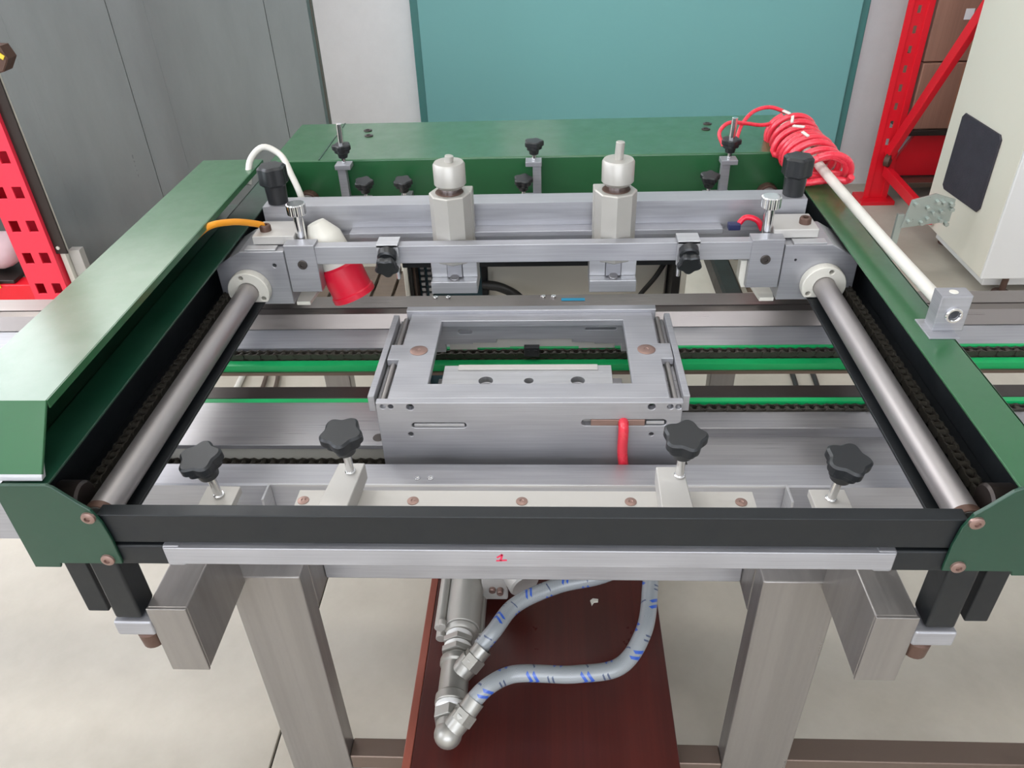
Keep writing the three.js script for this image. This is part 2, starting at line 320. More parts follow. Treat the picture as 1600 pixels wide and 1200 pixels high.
// pneumatic valve block with pipe fittings
{
  const y = .245;
  const t = thing('pneumatic_cylinder', 'ribbed aluminium pneumatic cylinder lying on the brown wooden board', 'cylinder', [-.155, .187, -.5]);
  part('barrel', [cyl([-.148, y, -.72], [-.148, y, -.378], .036, .036, 32), box(-.188, -.108, .187, .225, -.72, -.385, .003)], M.aluCast, t);
  part('tie_rod', cyl([-.192, y + .012, -.72], [-.192, y + .012, -.372], .011, .011, 16), M.aluCast, t);
  part('tie_rod', cyl([-.192, y - .022, -.72], [-.192, y - .022, -.372], .011, .011, 16), M.aluCast, t);
  part('end_flange', [cyl([-.148, y, -.379], [-.148, y, -.366], .033, .031, 28, .003), cyl([-.186, y + .022, -.382], [-.186, y + .022, -.368], .008, .008, 14)], M.aluCast, t);
  part('side_valve', [cyl([-.07, .30, -.55], [-.02, .285, -.46], .034, .034, 24, .004), box(-.115, -.06, .215, .29, -.58, -.48, .004)], M.aluWhite, t);
  for (const [x, z] of [[-.092, -.476], [-.075, -.47]]) part('bolt', cyl([x, .25, z - .01], [x, .25, z + .004], .007, .007, 12), M.copper, t);
  const f = thing('pipe_fitting', 'grey galvanised pipe tee and elbow with white sealing tape, before the cylinder', 'pipe fitting', [-.15, .187, -.26]);
  const ax = -.152;
  part('sealing_tape', cyl([ax, y, -.366], [ax, y, -.352], .027, .027, 24, .003), M.tape, f);
  part('hex_nut', hex([ax, y, -.352], [ax, y, -.340], .032), M.zinc, f);
  part('sealing_tape', cyl([ax, y, -.340], [ax, y, -.328], .028, .028, 24, .003), M.tape, f);
  part('hex_nut', hex([ax, y, -.328], [ax, y, -.316], .033), M.zinc, f);
  part('sealing_tape', cyl([ax, y, -.316], [ax, y, -.306], .024, .024, 24, .003), M.tape, f);
  part('tee_body', [lathe([ax, y, -.308], [ax, y, -.2], [[0, 0], [.03, 0], [.0315, .004], [.0315, .014], [.028, .018], [.028, .078], [.0315, .082], [.0315, .098], [.03, .1], [0, .1]]), cyl([ax, y, -.262], [ax + .036, y + .03, -.288], .021, .023, 24, .002)], M.zinc, f);
  part('sealing_tape', cyl([ax, y, -.21], [ax, y, -.196], .0295, .0295, 24, .003), M.tape, f);
  part('hex_nut', hex([ax, y, -.197], [ax, y, -.176], .031), M.zinc, f);
  part('elbow', [cyl([ax, y, -.177], [ax, y, -.15], .024, .024, 24, .003), new THREE.SphereGeometry(.0255, 24, 16).translate(ax, y, -.152), cyl([ax, y, -.152], [ax + .03, y + .026, -.176], .021, .021, 24, .002)], M.zinc, f);
  for (const [z0, b] of [[-.288, .042], [-.178, .034]]) {
    const p = [ax + b * .62, y + b * .55, z0 + .012], q = [ax + b * 1.5, y + b * 1.25, z0 - .02];
    part('hex_nut', hex(p, [p[0] + (q[0] - p[0]) * .45, p[1] + (q[1] - p[1]) * .45, p[2] + (q[2] - p[2]) * .45], .0225), M.zinc, f);
    part('ferrule', lathe(p, q, [[.0165, .01], [.0185, .012], [.0185, .046], [.0165, .046]], 24), M.zinc, f);
  }
  const hose = (pts, n, lab) => single('braided_hose', [tube(pts, .0158, n, 18, true, true)], M.braid, lab, 'hose');
  hose([[ax + .05, y + .045, -.305], [ax + .075, y + .066, -.325], [-.04, .32, -.378], [.045, .332, -.42], [.142, .338, -.445], [.25, .34, -.52], [.30, .32, -.62]], 120, 'clear braided hose with blue marks curving up from the tee, the upper of two');
  hose([[ax + .042, y + .038, -.192], [ax + .07, y + .056, -.212], [-.039, .302, -.237], [.079, .302, -.24], [.161, .307, -.256], [.206, .335, -.31], [.226, .36, -.40], [.235, .38, -.50], [.235, .39, -.62]], 140, 'clear braided hose with blue marks bending from the elbow, the lower of two');
}

// ---------------------------------------------------------------- conveyor rails
{
  const X0 = -1.7, X1 = 1.7;
  const t = thing('rear_conveyor_rail', 'long rear aluminium conveyor rail with green guide strip, behind the open fixture box', 'conveyor rail', [0, .752, -.64]);
  part('rail_profile', prismX([[-.66, .752], [-.6, .752], [-.6, .783], [-.640, .7985], [-.66, .7985]], X0, X1, .0006), M.alu, t);
  part('back_plate', prismX([[-.715, .752], [-.6602, .752], [-.6602, .80], [-.6425, .799], [-.6405, .8005], [-.655, .8245], [-.666, .8295], [-.715, .830]], X0, X1, .0006), M.darkReflection, t);
  part('groove', box(X0, X1, .8292, .8308, -.669, -.6675, .0003), M.steelDark, t);
  part('chain_bed', prismX([[-.6, .752], [-.553, .752], [-.553, .758], [-.573, .759], [-.573, .770], [-.6, .770]], X0, X1, .0004), M.steelBrown, t);
  const gs = part('guide_strip', prismX([[-.5725, .758], [-.5575, .758], [-.5575, .771], [-.5725, .7725]], -.86, X1, .0006), M.guide, t);
  part('guide_strip', prismX([[-.599, .770], [-.592, .770], [-.592, .785], [-.599, .785]], -.2, X1, .0006), M.guide, t);
  part('nylon_strip', prismX([[-.5725, .75], [-.550, .75], [-.550, .772], [-.5725, .773]], X0, -.87, .0006), M.nylon, t);
  part('tape_mark', box(.055, .1, .830, .8306, -.70, -.69, .0002), M.blueTape, t);
  for (const x of [-.19, -.165, .02, .04]) part('screw', socketScrew([x, .830, -.706], [0, 1, 0], .005, .003), M.chrome, t);

  const f = thing('front_conveyor_rail', 'long front aluminium conveyor rail with a cover plate on its left half', 'conveyor rail', [0, .66, -.33]);
  part('rail_profile', prismX([[-.272, .66], [-.225, .66], [-.223, .662], [-.223, .778], [-.226, .78], [-.270, .78], [-.272, .778]], X0, X1, .0006), M.alu, f);
  part('guide_strip', prismX([[-.432, .75], [-.421, .75], [-.421, .787], [-.432, .787]], X0, X1, .0006), M.guide, f);
  part('chain_bed', prismX([[-.421, .70], [-.36, .70], [-.36, .7705], [-.421, .7705]], X0, X1, .0006), M.steelDark, f);
  part('top_plate', prismX([[-.402, .70], [-.36, .70], [-.359, .702], [-.359, .779], [-.361, .78], [-.402, .78]], .245, X1, .0006), M.aluMirror, f);
  part('shelf_plate', prismX([[-.3595, .752], [-.2725, .744], [-.2725, .754], [-.3595, .762]], .245, X1, .0006), M.aluMirror, f);
  part('cover_plate', box(X0, -.222, .780, .788, -.42, -.306, .001), M.aluMirror, f);
  part('screw', cyl([-.238, .788, -.325], [-.238, .7892, -.325], .0095, .009, 20, .0004), M.socket, f);
  part('nylon_strip', prismX([[-.345, .735], [-.325, .735], [-.325, .766], [-.345, .776]], X0, -.222, .0006), M.nylon, f);
  part('chain_trough', box(X0, -.222, .726, .736, -.325, -.2725, .001), M.aluMirror, f);
  for (const x of [-.165, -.145]) part('screw', socketScrew([x, .78, -.238], [0, 1, 0], .005, .0025), M.chrome, f);
  for (const x of [-.385, .374]) part('tray_flange', box(x - .0018, x + .0018, .735, .783, -.222, -.188, .0006), M.aluBright, f);
  part('tray_lip', box(-.386, .375, .7785, .783, -.2235, -.2205, .0006), M.aluBright, f);
  part('drive_shaft', prismX([[-.478, .755], [-.437, .755], [-.437, .778], [-.441, .782], [-.474, .782], [-.478, .778]], X0, X1, .001), M.steelDark, f);
}
// roller chains: every link a piece of its own
const PITCH = .015875;
function linkGeo(outer) {
  const o = [], w = outer ? .0066 : .005, r = .0068, L = PITCH / 2;
  const sh = (n) => { const p = []; for (let i = 0; i <= n; i++) { const a = -Math.PI / 2 + Math.PI * i / n; p.push([L + Math.cos(a) * r * .9, Math.sin(a) * r]); } p.push([0, r * .72]); for (let i = 0; i <= n; i++) { const a = Math.PI / 2 + Math.PI * i / n; p.push([-L + Math.cos(a) * r * .9, Math.sin(a) * r]); } p.push([0, -r * .72]); return p; };
  for (const s of [-1, 1]) o.push(norm(prismZ(sh(4), s * w - .0009, s * w + .0009, 0)));
  if (!outer) for (const s of [-L, L]) { const c = new THREE.CylinderGeometry(.005, .005, .009, 8, 1, true); c.rotateX(Math.PI / 2); c.translate(s, 0, 0); o.push(norm(c)); }
  const g = mergeGeometries(o); g.userData.ready = true; return g;
}
const LINKS = [linkGeo(false), linkGeo(true)];
function rollerChain(n, p, turn, lab, group) {
  const t = thing('roller_chain', lab, 'chain', p, group); t.rotation.y = turn;
  for (let i = 0; i < n; i++) { const m = setShadow(new THREE.Mesh(LINKS[i % 2], M.chain)); m.name = 'link' + (i ? '_' + String(i).padStart(3, '0') : ''); m.position.x = i * PITCH; t.add(m); }
  return t;
}
rollerChain(170, [-1.3, .7785, -.5825], 0, 'dark roller chain beside the bright green strip of the rear conveyor rail');
rollerChain(78, [.255, .778, -.411], 0, 'dark roller chain on the right half of the front conveyor rail');
rollerChain(62, [-1.2, .744, -.312], 0, 'dark roller chain in the slot below the left cover plate');
rollerChain(62, [-.548, .899, -.03], Math.PI / 2, 'black side chain lying beside the left steel guide tube');
rollerChain(62, [.548, .899, -.03], Math.PI / 2, 'black side chain lying beside the right steel guide tube');

// ---------------------------------------------------------------- fixture box with window
{
  const t = thing('fixture_box', 'aluminium fixture box with a rectangular window in its top, in the middle of the conveyor', 'fixture', [0, .68, -.44]);
  const H = [[-.215, .873, .004], [-.203, .873, .004], [-.174, .872, .0055], [.182, .872, .0055], [.209, .872, .0045], [.221, .872, .0045], [-.178, .821, .004], [.185, .821, .0035]];
  const holes = H.map(([x, y, r]) => ({ x, y, r })).concat([slot(-.175, -.092, .833, .843), slot(.08, .206, .837, .849)]);
  part('front_plate', prismZ(rect(-.225, .227, .68, .88), -.304, -.292, .0008, holes), M.alu, t);
  part('back_plate', prismZ([[-.218, .80], [-.155, .80], [-.155, .8165], [-.105, .8165], [-.105, .8195], [-.062, .8195], [-.062, .8265], [.072, .8265], [.072, .8195], [.112, .8195], [.112, .8165], [.16, .8165], [.16, .80], [.216, .80], [.216, .886], [-.218, .886]], -.572, -.556, .0008, [slot(-.13, -.105, .838, .847), slot(.095, .15, .845, .850)]), M.alu, t);
  part('stepped_jaw', prismZ([[-.15, .795], [-.1, .795], [-.1, .799], [-.04, .799], [-.04, .801], [.085, .801], [.085, .797], [.15, .797], [.15, .84], [-.15, .84]], -.5805, -.5725, .0006), M.aluWhite, t);
  part('inner_plate', box(-.22, .222, .68, .86, -.316, -.3042, .0008), M.aluWhite, t);
  for (const s of [-1, 1]) {
    const x = s < 0 ? -.2355 : .2345;
    part('side_plate', box(x - .005, x + .005, .852, .88, -.553, -.309, .0008), M.alu, t);
    part('side_bar', prismY([[s * .21, -.556], [s * .229, -.556], [s * .229, -.304], [s * .21, -.304]].map(p => p), .855, .866, .0006), M.aluMirror, t);
    part('side_rod', cyl([s * .219, .869, -.554], [s * .219, .869, -.306], .0045, .0045, 12), M.steel, t);
  }
  const top = [[-.209, -.556], [.209, -.556], [.209, -.455], [.228, -.455], [.228, -.41], [.209, -.41], [.209, -.3045], [-.209, -.3045], [-.209, -.41], [-.228, -.41], [-.228, -.455], [-.209, -.455]];
  const fr = part('top_frame', prismY(top, .868, .88, .0008, [[[-.153, -.531], [-.153, -.342], [.158, -.342], [.158, -.531]]]), M.alu, t);
  for (const x of [-.18, .188]) part('screw', lathe([x, .8795, -.436], [x, 1, -.436], [[.0, .0016], [.003, .0014], [.0035, .002], [.012, .0022], [.0145, .0012], [.0145, 0]], 24), M.copper, fr);
  part('carrier_plate', prismY([[-.138, -.425], [.132, -.425], [.132, -.31], [-.138, -.31]], .846, .858, .0008, [{ x: -.068, y: -.381, r: .0125 }, { x: 0, y: -.381, r: .0085 }, { x: .077, y: -.381, r: .012 }]), M.aluBright, t);
  part('carrier_ledge', box(-.115, .11, .858, .8605, -.424, -.410, .0008), M.aluWhite, t);
  part('carrier_base', box(-.15, .15, .80, .832, -.425, -.31, .0008), M.aluMirror, t);
  part('sensor_clip', [box(-.014, .014, .786, .806, -.572, -.5725 + .012, .001), box(-.010, -.004, .796, .802, -.561, -.558, .0004), box(.004, .010, .796, .802, -.561, -.558, .0004)], M.blackPlastic, t);
  part('added_slot_bar', box(-.172, -.095, .8335, .8395, -.302, -.2945, .001), M.aluBright, t);  // bright bars added so the shaded slots look lit
  part('added_slot_bar', box(.176, .203, .838, .844, -.302, -.2945, .001), M.aluBright, t);
  part('valve_insert', box(.094, .174, .838, .849, -.300, -.291, .001), M.copper, t);
}
single('red_air_hose', tube([[.142, .8455, -.298], [.142, .842, -.286], [.142, .83, -.2818], [.142, .80, -.2815], [.145, .77, -.2815], [.15, .74, -.282], [.151, .70, -.282]], .0078, 40, 14), M.redHose, 'short bright red air hose hanging from the slot in the fixture box front', 'hose');

// ---------------------------------------------------------------- printer frame (upper frame)
{
  const t = thing('printer_frame', 'green and black frame of the printer with two steel guide tubes and rear green beam', 'machine frame', [0, .7, -.5]);
  part('front_bar', box(-.49, .49, .891, .935, -.0185, 0, .0015), M.black, t);
  for (const s of [-1, 1]) {
    const X = (a, b) => [Math.min(s * a, s * b), Math.max(s * a, s * b)];
    part('post', box(...X(.490, .526), .752, .90, -.036, .001, .004), M.black, t);
    part('short_post', box(...X(.557, .586), .727, .90, -.062, -.03, .002), M.black, t);
    // end plate
    const ol = [[.479, .860], [.479, .900], [.482, .928], [.489, .948], [.5, .959], [.52, .982], [.527, .986], [.59, .986], [.59, .853], [.558, .853], [.556, .860]];
    const ep = part('end_plate', prismZ(ol.map(p => [s * p[0], p[1]]), .0015, .006, .0008), M.greenPlate, t);
    for (const y of [.937, .868]) part('screw', lathe([s * .494, y, .0055], [s * .494, y, 1], [[.0085, 0], [.008, .003], [.005, .0045], [.0035, .0045], [.003, .002], [0, .002]], 20), M.copper, ep);
    // channel that carries the tube
    part('side_rail', [box(...X(.583, .587), .89, .98, -1.02, .0012), box(...X(.531, .587), .9765, .98, -1.02, .0012, .001)], s < 0 ? M.greenPlate : M.green, t);  // left rail in darker green to carry the shade of the raised cover
    part('inner_wall', box(...X(.578, .583), .8862, .9762, -1.02, -.001), M.black, t);
    part('chain_ledge', box(...X(.53, .578), .886, .8905, -1.02, -.02), M.black, t);
    part('slide_plate', box(...X(.4795, .53), .886, .8905, -1.02, -.0188), M.black, t);
    part('guide_tube', cyl([s * .503, .912, -1.03], [s * .503, .912, -.0185], .018, .018, 40, .001), M.shaft, t);
    part('tube_collar', cyl([s * .503, .912, -1.021], [s * .503, .912, -1.0], .0225, .0225, 28), M.rust, t); part('tube_collar', cyl([s * .503, .912, -.03], [s * .503, .912, -.0188], .019, .019, 28), M.rust, t);
    part('pulley', cyl([s * .566, .915, -.05], [s * .532, .915, -.05], .022, .022, 28, .003), M.steelDark, t);
  }
  const rb = part('rear_beam', [box(-.578, .60, .88, 1.0, -1.29, -1.02, .004)], M.green, t);
  for (const [x, z] of [[-.40, -1.225], [-.39, -1.185], [.40, -1.225], [.39, -1.185]]) part('screw', socketScrew([x, .9995, z], [0, 1, 0], .010, .003), M.steelDark, rb);
  part('beam_seam', box(-.47, -.467, 1.0, 1.0012, -1.289, -1.022, .0003), M.greenPlate, rb);
  // raised cover on the left rail
  const prof = [[-.87, 1.055], [-.06, 1.055], [-.006, .992], [-.009, .989], [-.062, 1.0515], [-.87, 1.0515]];
  const cv = part('raised_cover', [prismX(prof, -.655, -.535, .0006), prismX([[-.87, 1.053], [-.06, 1.053], [-.06, .96], [-.87, .96]], -.6555, -.652, .0006)], M.green, t);
  part('cover_lip', [prismX([[-.87, 1.0545], [-.061, 1.0545], [-.061, 1.044], [-.87, 1.044]], -.5365, -.534, .0004)], M.green, cv);
  part('cover_support', [box(-.652, -.587, .958, .962, -.87, -.1, .0006)], M.greenPlate, cv);
  part('lit_edge', prismX([[-.022, 1.006], [-.006, .9885], [-.004, .984], [-.012, .984]], -.655, -.536, .0004), M.aluBright, cv);  // bright material stands for floor light reflected on the cover lip
  // front rail with the hand-written number
  const fr = part('front_rail', box(-.424, .424, .858, .885, -.03, .0035, .0012), M.alu, t);
  const st = (x0, y0, x1, y1, w) => { const dx = x1 - x0, dy = y1 - y0, L = Math.hypot(dx, dy), nx = -dy / L * w / 2, ny = dx / L * w / 2; return prismZ([[x0 + nx, y0 + ny], [x0 - nx, y0 - ny], [x1 - nx, y1 - ny], [x1 + nx, y1 + ny]], .0034, .0038, 0); };
  label(part('painted_number', [st(-.0215, .879, -.024, .8685, .0024), st(-.0215, .879, -.028, .8735, .0023), st(-.029, .8685, -.0165, .8695, .0023)], M.markRed, fr), 'hand-written red number 1');
  for (const s of [-1, 1]) {
    part('end_block', box(Math.min(s * .424, s * .488), Math.max(s * .424, s * .488), .854, .886, -.034, 0.001, .003), s < 0 ? M.black : M.black, t);  // black stands in for the post reflected in the aluminium block
    part('end_tab', box(Math.min(s * .404, s * .426), Math.max(s * .404, s * .426), .853, .886, -.034, .002, .003), M.alu, t);
  }
  const ms = part('mounting_strip', box(-.293, .290, .862, .8705, -.114, -.03, .001), M.aluWhite, t);
  for (const x of [-.283, -.141, -.002, .135, .272]) part('screw', lathe([x, .8704, -.094], [x, 1, -.094], [[.0075, 0], [.0075, .0008], [.003, .0014], [.002, .0006], [0, .0006]], 18), M.copper, ms);
  part('side_tab', box(-.42, -.33, .862, .871, -.085, -.03, .001), M.aluWhite, t);
  part('side_tab', box(.33, .42, .862, .871, -.085, -.03, .001), M.aluWhite, t);
}
// knob shapes
function starShape(R, n = 5, k = .2) { const s = []; for (let i = 0; i < 70; i++) { const a = i / 70 * Math.PI * 2; const c = Math.cos(n * a); const r = R * (1 - k * .5 + k * .5 * (c > 0 ? Math.pow(c, .8) : -Math.pow(-c, 1.3))); s.push([Math.sin(a) * r, Math.cos(a) * r]); } return s; }
function starKnob(R, h) { // sits on y = 0, axis y; lobed head, lobed shoulder, tapering hub
  const bev = R * .1, y1 = h * .36, y2 = h * .6;
  const head = prismY(starShape(R, 5, .2), y2, h, bev);
  const shoulder = prismY(starShape(R * .8, 5, .2), y1, y2 + bev, bev * .8);
  const cone = creased(new THREE.LatheGeometry([[0, 0], [R * .40, 0], [R * .46, h * .03], [R * .56, y1 * 1.15], [0, y1 * 1.15]].map(p => new THREE.Vector2(...p)), 24), .6);
  return mergeGeometries([norm(head), norm(shoulder), norm(cone)]);
}
const KNOB = starKnob(.0275, .037); KNOB.userData.ready = true;
const KNOB_S = starKnob(.021, .029); KNOB_S.userData.ready = true;
function knobMesh(geo, p, parent, dir = [0, 1, 0], spin = 0) {
  const m = setShadow(new THREE.Mesh(geo, M.blackPlastic)); m.name = 'star_knob'; const b = rootOf(parent).userData.base;
  m.quaternion.setFromUnitVectors(UP, V(dir).normalize()); m.rotateY(spin); m.position.set(p[0] - b[0], p[1] - b[1], p[2] - b[2]); parent.add(m); return m;
}
function frontClamp(x, z, inner, lab, lean, spin) {
  const y = inner ? .898 : .882;
  const t = thing('screen_clamp', lab, 'clamp', [x, .871, z], 'front clamps');
  if (inner) {
    const w = .017;
    part('bracket', [prismY([[x - w - .006 + lean, z - .018], [x + w - .006 + lean, z - .018], [x + w - .008 - lean * .2, -.04], [x - w - .012 - lean * .2, -.04]], .8705, y, .001)], M.aluWhite, t);
  } else part('bracket', [box(x - .022, x + .022, .871, y, z - .018, z + .03, .001)], M.aluWhite, t);
  const l = lean * .8;
  part('bolt', cyl([x, y, z], [x - l * .1, y + .038, z], .0054, .0054, 16), M.chrome, t);
  part('bolt', cyl([x, y, z], [x, y + .0035, z], .007, .007, 16), M.chrome, t);
  const k = knobMesh(KNOB, [x - l * .1, y + .0345, z], t, [-lean * 1.5, 1, .14], spin);
  return t;
}
frontClamp(-.389, -.09, false, 'low clamp with black star knob, leftmost of the four along the front bar', .05, .6);
frontClamp(-.2225, -.118, true, 'tall clamp with black star knob left of the red hose, on the white strip', .004, .1);
frontClamp(.1955, -.112, true, 'tall clamp with black star knob right of the red hose, on the white strip', -.004, .35);
frontClamp(.3775, -.088, false, 'low clamp with black star knob, rightmost of the four along the front bar', -.05, .2);

// rear clamps in front of the green beam
function rearClamp(x, lab, o) {
  const z = -1.0, t = thing('rear_screen_clamp', lab, 'clamp', [x, .86, z], 'rear clamps');
  part('upright', box(x - .009 + o.s * .006, x + .009 + o.s * .006, .86, o.top - .02, z - .008, z + .008, .001), M.alu, t);
  part('jaw', box(x - .018, x + .016, o.top - .022, o.top - .012, z - .014, z + .016, .001), M.alu, t);
  part('mounting_foot', box(x - .014 + o.s * .006, x + .014 + o.s * .006, .885, .905, z - .022, z, .001), M.alu, t);
  part('bolt', cyl([x, o.top - .012, z], [x, o.top + .006, z], .0045, .0045, 14), M.chrome, t);
  knobMesh(KNOB_S, [x, o.top, z], t, [0, 1, 0], o.spin || 0);
  if (o.stud) part('stud', cyl([x, o.top + .02, z], [x + o.s * -.002, o.top + .072, z], .0062, .0062, 16), M.chrome, t);
  if (o.side) { part('side_bolt', cyl([x + o.side, .925, z + .03], [x + o.side, .958, z + .03], .004, .004, 12), M.chrome, t); knobMesh(KNOB_S, [x + o.side, .945, z + .03], t, [0, 1, .15], .4); part('side_arm', box(Math.min(x, x + o.side) - .006, Math.max(x, x + o.side) + .006, .918, .926, z - .004, z + .038, .001), M.alu, t); }
}
rearClamp(-.408, 'rear clamp with tall bare stud, at the left end of the green beam', { top: 1.012, stud: true, s: -1, side: .045 });
rearClamp(0.0, 'rear clamp with black knob and no stud, at the middle of the green beam', { top: 1.012, s: 1, side: -.023, spin: .3 });
rearClamp(.409, 'rear clamp with a bare stud above its black knob, beside the red coil', { top: 1.008, stud: true, s: -1, side: -.042 });
{
  const t = thing('spare_knob', 'small lone black star knob before the green beam, left of the squeegee holders', 'knob', [-.28, .93, -.975]);
  part('bolt', cyl([-.28, .93, -.975], [-.28, .956, -.975], .004, .004, 12), M.chrome, t);
  part('support', box(-.292, -.268, .918, .93, -1.018, -.965, .001), M.alu, t);
  knobMesh(KNOB_S, [-.28, .944, -.975], t, [0, 1, .15], .2);
}

// ---------------------------------------------------------------- carriage on the two tubes
{
  const t = thing('print_carriage', 'aluminium carriage with two cross bars sliding on the steel guide tubes', 'carriage', [0, .87, -.65]);
  part('front_bar', box(-.376, .376, .957, .990, -.620, -.599, .001), M.alu, t);
  part('back_bar', prismX([[-.745, .955], [-.69, .955], [-.69, .972], [-.705, .972], [-.705, .978], [-.7, .978], [-.7, 1.024], [-.745, 1.024]].map(p => p), -.49, .487, .0008), M.alu, t);
  part('bar_ledge', box(-.33, .34, .972, .982, -.7, -.672, .001), M.alu, t);
  for (const s of [-1, 1]) {
    const X = (a, b) => [Math.min(s * a, s * b), Math.max(s * a, s * b)];
    part('bearing_block', [prismZ([[.431, .878], [.431, .982], [.51, .982], [.558, .955], [.558, .89], [.55, .878]].map(p => [s * p[0], p[1]]), -.70, -.6, .0012, [{ x: s * .503, y: .912, r: .0185 }, { x: s * .452, y: .955, r: .0035 }])], M.alu, t);
    const bu = part('bushing', prismZ(shapeOf(Array.from({ length: 40 }, (_, i) => { const a = i / 40 * Math.PI * 2; return [s * .503 + Math.cos(a) * .037, Math.max(.8915, .912 + Math.sin(a) * .037)]; }), [{ x: s * .503, y: .912, r: .0183 }, { x: s * (.503 - .025), y: .899, r: .004 }, { x: s * (.503 + .008), y: .9395, r: .004 }]), -.6, -.582, .0012), M.nylon, t);
    const ep = part('end_plate', prismZ(rect(...X(.374, .4285), .904, .994), -.625, -.597, .001, [{ x: s * .40, y: .958, r: .006 }]), M.alu, t);
    part('screw', socketScrew([s * .40, .958, -.598], [0, 0, 1], .0085, .004), M.socket, ep);
    if (s > 0) part('side_cover', prismZ([[.363, .915], [.37, .898], [.426, .898], [.426, .904], [.374, .904], [.374, .95], [.363, .95]], -.63, -.61, .0006), M.nylon, t);
    part('nylon_pad', prismY([[s * .40, -.66], [s * .435, -.66], [s * .43, -.61], [s * .405, -.61]], .870, .877, .0006), M.nylon, t);
    part('top_plate', box(...X(.415, .49), .985, 1.001, -.69, -.622, .0015), M.aluWhite, t);
    part('cap_screw', socketScrew([s * .472, 1.001, -.648], [0, 1, 0], .010, .011), M.rust, t);
    part('block_cap', box(...X(.445, .5), .982, .9855, -.62, -.601, .0006), M.aluBright, t);
    // knurled thumb screw on the bar
    const th = []; for (let i = 0; i < 72; i++) { const a = i / 72 * Math.PI * 2, r = .0168 + ((i % 3) === 0 ? -.0009 : 0); th.push([s * .405 + Math.cos(a) * r, -.635 + Math.sin(a) * r]); }
    const ts = part('thumb_screw', [prismY(th, 1.036, 1.056, .0016), cyl([s * .405, .985, -.635], [s * .405, 1.038, -.635], .0085, .0085, 20)], M.chrome, t);
    // large black knob standing on the back bar
    const kp = starShape(.0265, 6, .14).map(p => [s * .466 + p[0], -.722 + p[1]]);
    part('black_knob', [prismY(kp, 1.058, 1.094, .004), cyl([s * .466, 1.024, -.722], [s * .466, 1.06, -.722], .018, .0195, 24)], M.blackPlastic, t);
    // small clamp riding on the front bar
    const cx = s < 0 ? -.246 : .268;
    const cl = part('bar_clamp', [box(cx - .019, cx + .019, .990, .996, -.626, -.592, .001), box(cx - .019, cx + .019, .951, .995, -.598, -.592, .001), box(cx - .019, cx + .019, .951, .995, -.627, -.621, .001)], M.aluBright, t);
    part('clamp_pin', cyl([cx + (s < 0 ? .014 : -.014), .93, -.594], [cx + (s < 0 ? .014 : -.014), .955, -.594], .0035, .0035, 12), M.chrome, cl);
    const k1 = setShadow(new THREE.Mesh(KNOB_S, M.blackPlastic)); k1.name = 'star_knob'; k1.quaternion.setFromUnitVectors(UP, new THREE.Vector3(0, -.35, 1).normalize()); k1.position.set(cx, .972 - .87, -.592 + .65); cl.add(k1);
    part('knob_boss', cyl([cx, .982, -.594], [cx, .975, -.578], .0165, .0165, 20, .003), M.blackPlastic, cl);
  }
}
function squeegeeHolder(x, lab, shaft) {
  const t = thing('squeegee_holder', lab, 'holder', [x, .88, -.66], 'squeegee holders on the carriage');
  const s = x < 0 ? 1 : -1;
  part('column', [hex([x, .94, -.655], [x, 1.064, -.655], .036, 8, .002).rotateY(0)], M.aluCast, t);
  part('column_ear', box(x + s * .028 - .010, x + s * .028 + .010, .955, 1.062, -.69, -.662, .002), M.aluCast, t);
  part('cap', lathe([x + .002, 1.072, -.66], [x + .002, 2, -.66], [[0, 0], [.022, 0], [.0275, .006], [.0275, .039], [.025, .043], [0, .0435]], 36), M.aluCast, t);
  part('shaft', cyl([x + .002, 1.03, -.66], [x + .002, 1.075, -.66], .0155, .0155, 24), M.chrome, t);
  part('collar_ring', [cyl([x, 1.0632, -.655], [x, 1.0655, -.655], .0235, .0245, 24)], M.rust, t);
  part('stem', cyl([x + .002, 1.114, -.66], [x + .004, 1.114 + shaft, -.66], .0075, .0075, 16), M.aluCast, t);
  // forked foot that hangs below the front bar
  part('foot', [box(x - .043, x + .041, .882, .906, -.690, -.626, .0015), box(x - .043, x - .014, .906, .95, -.690, -.645, .001), box(x + .014, x + .041, .906, .95, -.690, -.645, .001)], M.aluBright, t);
  part('tongue', [box(x - .0135, x + .0135, .908, .96, -.684, -.64, .001)], M.alu, t);
  part('tongue_screw', cyl([x, .9055, -.636], [x, .912, -.634], .008, .008, 14), M.aluMirror, t);
}
squeegeeHolder(-.139, 'octagonal aluminium squeegee holder with short stem, left of two on the carriage', .012);
squeegeeHolder(.147, 'octagonal aluminium squeegee holder with long stem, right of two on the carriage', .03);

// ---------------------------------------------------------------- cables, plug, conduit, coil
{
  const t = thing('industrial_plug', 'white and red industrial plug hanging between the carriage cross bars', 'plug', [-.345, .86, -.66]);
  const a = [-.385, 1.008, -.664], b = [-.353, .927, -.656], c = [-.331, .868, -.648];
  part('plug_body', lathe(a, b, [[0, 0], [.016, 0], [.03, .024], [.033, .03], [.034, .088], [0, .088]], 24), M.nylon, t);
  part('collar', lathe(b, c, [[0, -.004], [.036, -.004], [.039, 0], [.0385, .05], [.041, .052], [.041, .062], [.032, .062], [.03, .03], [0, .03]], 28), M.redPlastic, t);
}
single('white_cable', tube([[-.546, 1.03, -.80], [-.541, 1.07, -.825], [-.518, 1.088, -.842], [-.488, 1.075, -.84], [-.458, 1.045, -.80], [-.436, 1.016, -.765], [-.43, .97, -.76]], .006, 50, 14), M.cableWhite, 'thick white cable arching over the left black knob of the carriage', 'cable');
single('orange_cable', tube([[-.56, 1.03, -.54], [-.535, 1.046, -.562], [-.51, 1.038, -.60], [-.488, 1.018, -.64], [-.478, 1.008, -.655]], .0058, 36, 12), M.orange, 'short orange cable between the raised green cover and the left bearing block', 'cable');
